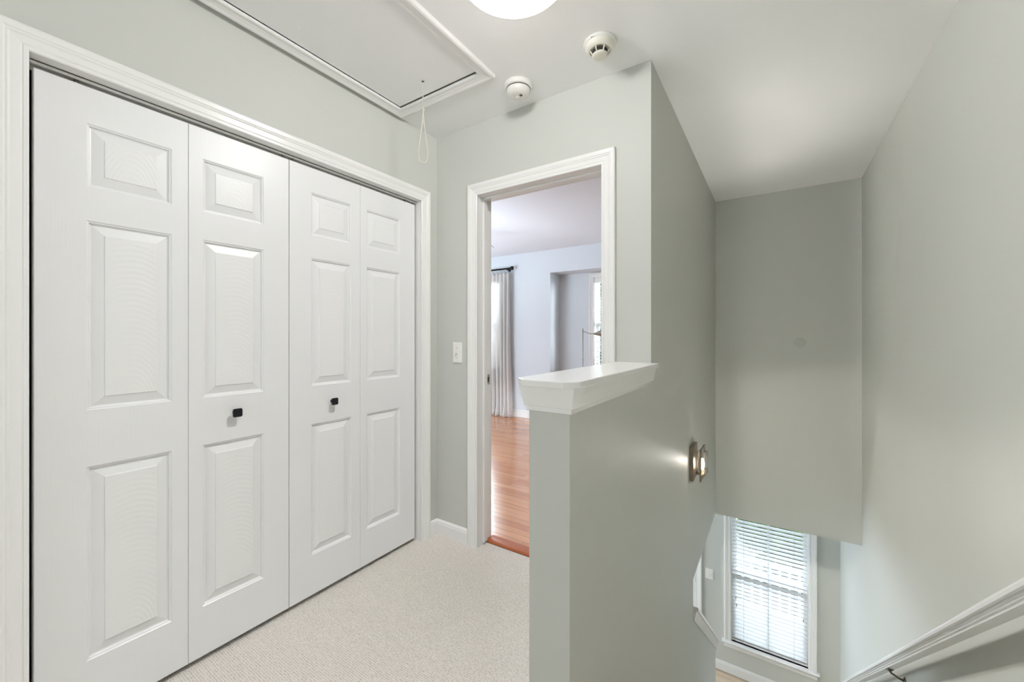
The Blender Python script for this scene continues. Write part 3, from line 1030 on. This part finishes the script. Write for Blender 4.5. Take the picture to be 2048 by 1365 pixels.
for i in range(NF):
    xr = CX_0 + 0.03 + (CX_1 - CX_0 - 0.05) * i / (NF - 1)
    ring = MB()
    ring.tube([(xr + 0.004 * math.cos(a), RY + 0.021 * math.cos(a), RZ - 0.012 + 0.024 * math.sin(a)) for a in [2 * PI * q / 20 for q in range(20)]], 0.0022, 6, closed=True)
    ring.build('ring', M['dark_metal'], rod)
cu = MB()
nu, nv = 150, 44
pts = []
for iv in range(nv + 1):
    tv = iv / nv
    z = RZ - 0.050 - (RZ - 0.066) * tv
    row = []
    for iu in range(nu + 1):
        tu = iu / nu
        spread = 0.04 * tv ** 3
        x = CX_0 - spread * 0.5 + (CX_1 - CX_0 + spread * 1.8) * tu
        ph = tu * NF * 2 * PI
        pinch = min(1.0, tv * 9)
        amp = 0.018 + 0.014 * pinch + 0.010 * tv
        y = RY + amp * math.sin(ph + 0.5 * math.sin(tv * 3 + tu * 5)) + 0.010 * math.sin(ph * 2.0 + 1.3 + 2 * tv) * pinch
        x += 0.012 * math.cos(ph + 0.6) * pinch
        if tv > 0.93:
            y -= 0.04 * (tv - 0.93) / 0.07 * (0.6 + 0.4 * math.sin(ph * 0.5))
        row.append((x, y, z))
    pts.append(row)
cu.loft(pts, closed=False, caps=False, smooth=True)
co = cu.build('curtain', M['curtain'])
so = co.modifiers.new('thickness', 'SOLIDIFY')
so.thickness = 0.003
tag(co, 'floor-length light grey linen curtain hanging in the bedroom', 'curtain')

# slim floor lamp in the bay
fx_, fy_ = -2.032, 4.70
fl_ = thing('floor_lamp', 'slim grey reading floor lamp in front of the bedroom bay', 'floor lamp', (fx_, fy_, 0.012))
MB().lathe([(0, 0), (0.12, 0), (0.12, 0.012), (0.11, 0.018), (0.012, 0.022), (0, 0.022)], (fx_, fy_, 0.012), n=32).build('base', M['steel'], fl_)
MB().tube([(fx_, fy_, 0.03), (fx_, fy_, 1.31)], 0.0065, 10).build('pole', M['steel'], fl_)
ux, uy = 0.835, 0.5505
ap = lambda s, z: (fx_ + s * ux, fy_ + s * uy, z)
MB().tube([ap(-0.01, 1.268), ap(0.02, 1.272), ap(0.05, 1.262), ap(0.09, 1.245), ap(0.155, 1.244)], 0.005, 8).build('arm', M['steel'], fl_)
MB().lathe([(0.010, -0.01), (0.014, 0.0), (0.020, 0.025), (0.030, 0.05), (0.048, 0.085), (0.064, 0.13), (0.062, 0.13), (0.045, 0.085), (0.016, 0.02)], ap(0.15, 1.244), (ux * 0.95, uy * 0.95, 0.10), 24).build('lamp_shade', M['steel'], fl_)
MB().tube([(fx_ - 0.008, fy_, 0.93), (fx_ + 0.008, fy_, 0.93)], 0.010, 10).build('height_knob', M['steel'], fl_)

# bedroom ceiling fitting: one thin drooping arm peeks past the door jamb
qx, qy = -2.95, 3.555
ch_ = thing('chandelier', 'bedroom ceiling fitting with thin curved dark arms beside the door jamb', 'chandelier', (qx, qy, HC))
MB().lathe([(0.055, 0), (0.055, 0.012), (0.02, 0.024), (0, 0.025)], (qx, qy, HC), (0, 0, -1), 24).build('canopy', M['dark_metal'], ch_)
MB().tube([(qx, qy, HC - 0.02), (qx, qy, 2.17)], 0.006, 8).build('stem', M['dark_metal'], ch_)
MB().lathe([(0, 0), (0.012, 0.002), (0.020, 0.015), (0.020, 0.06), (0.012, 0.07), (0, 0.072)], (qx, qy, 2.18), (0, 0, -1), 16).build('hub', M['dark_metal'], ch_)
for i in range(5):
    a = i * 2 * PI / 5 + 0.583
    arm = MB()
    arm.tube([(qx + rr * math.cos(a), qy + rr * math.sin(a), zz) for rr, zz in ((0.0, 2.16), (0.05, 2.215), (0.12, 2.263), (0.19, 2.279), (0.235, 2.274), (0.27, 2.255), (0.295, 2.228))], [0.004, 0.004, 0.0035, 0.003, 0.0028, 0.0025, 0.002], 8)
    arm.build('arm', M['dark_metal'], ch_)

# painted-over round cover on the far stairwell wall
cv = MB().lathe([(0.040, 0), (0.040, 0.0012), (0.037, 0.002), (0, 0.002)], (0.165, YF, 1.163), (0, -1, 0), 32)
tag(cv.build('blank_cover', paint('cover_paint', srgb(190, 192, 185))), 'faint round painted cover on the far stairwell wall', 'wall cover')

# ------------------------------------------------------------------ outside
g = MB()
g.box(-14, 14, YW + 0.13, 30, -3.4, -3.2)
g.build('ground', M['concrete'], kind='structure')
pd = MB()
pd.box(-3.2, 3.0, YW + 0.12, 7.25, -3.2, -3.0)
pd.build('floor_porch', M['concrete'], kind='structure')
lw_ = MB()
lw_.box(-0.6, 9, 9.9, 13, -3.2, -3.17)
tag(lw_.build('lawn', M['lawn'], kind='stuff'), 'strip of lawn beyond the porch railing', 'lawn')

rl = thing('porch_railing', 'white porch railing with square balusters outside the entry window', 'railing', (0.2, 7.12, -3.0))
MB().box(-2.6, 2.6, 7.09, 7.15, -2.25, -2.21).build('top_rail', M['trim'], rl, bevel=0.005)
MB().box(-2.6, 2.6, 7.10, 7.14, -2.93, -2.89).build('bottom_rail', M['trim'], rl, bevel=0.005)
for i in range(44):
    x = -2.55 + i * 0.118
    MB().box(x - 0.018, x + 0.018, 7.102, 7.138, -2.89, -2.25).build('baluster', M['trim'], rl)
for x in (-2.62, 0.95, 2.62):
    MB().box(x - 0.05, x + 0.05, 7.07, 7.17, -3.0, -2.12).build('post', M['trim'], rl)

def leaves(mb, c, rad, n, size, rng):
    for _ in range(n):
        while True:
            p = Vector((rng.uniform(-1, 1), rng.uniform(-1, 1), rng.uniform(-1, 1)))
            if 0.25 < p.length < 1:
                break
        p = Vector((p.x * rad[0], p.y * rad[1], p.z * rad[2])) + Vector(c)
        a = Vector((rng.uniform(-1, 1), rng.uniform(-1, 1), rng.uniform(-0.6, 0.9))).normalized()
        b = a.orthogonal().normalized()
        s = size * rng.uniform(0.6, 1.3)
        mb.add([p - a * s, p + b * s * 0.45, p + a * s, p - b * s * 0.45], [(0, 1, 2, 3)])

def shrub(name, label, cat, x, y, z, rad, n, size, material, trunk=0.0, seed=1, group=None):
    rng = random.Random(seed)
    r = thing(name, label, cat, (x, y, z), group)
    mb = MB()
    cz = z + trunk + rad[2]
    leaves(mb, (x, y, cz), rad, n, size, rng)
    for k in range(6):
        a = k * PI / 3
        leaves(mb, (x + rad[0] * 0.55 * math.cos(a), y + rad[1] * 0.55 * math.sin(a), cz + rad[2] * rng.uniform(-0.3, 0.35)), [q * 0.6 for q in rad], n // 5, size, rng)
    mb.build('foliage', material, r, weld=False)
    t = MB()
    tr = max(0.03, rad[0] * 0.07)
    t.tube([(x, y, z - 0.02), (x + 0.02, y, z + trunk * 0.5 + 0.1), (x, y + 0.02, cz + rad[2] * 0.3)], [tr, tr * 0.8, tr * 0.3], 8)
    for k in range(4):
        a = k * PI / 2 + 0.4
        t.tube([(x, y, z + trunk * 0.8 + 0.05), (x + rad[0] * 0.5 * math.cos(a), y + rad[1] * 0.5 * math.sin(a), cz + rad[2] * 0.2)], [tr * 0.5, tr * 0.15], 6)
    t.build('trunk', M['bark'], r)
    return r
shrub('shrub', 'rounded green shrub beyond the porch railing seen through the blind', 'shrub', 0.35, 9.0, -3.2, (1.0, 0.7, 0.75), 3200, 0.05, M['leaf'], 0.0, 3)
shrub('tree', 'dark green tree outside the bedroom bay window', 'tree', -3.6, 13.0, -3.2, (2.3, 1.8, 2.0), 5200, 0.13, M['leaf_dark'], 1.2, 5)
shrub('tree', 'tall leafy tree farther away behind the bedroom bay window', 'tree', -6.2, 17.0, -3.2, (3.0, 2.2, 3.0), 5200, 0.16, M['leaf'], 2.2, 9)
shrub('shrub', 'low dark green shrub in front of the rounded one, behind the railing', 'shrub', 0.25, 7.6, -3.2, (1.0, 0.25, 0.36), 2600, 0.045, M['leaf_dark'], 0.0, 4)
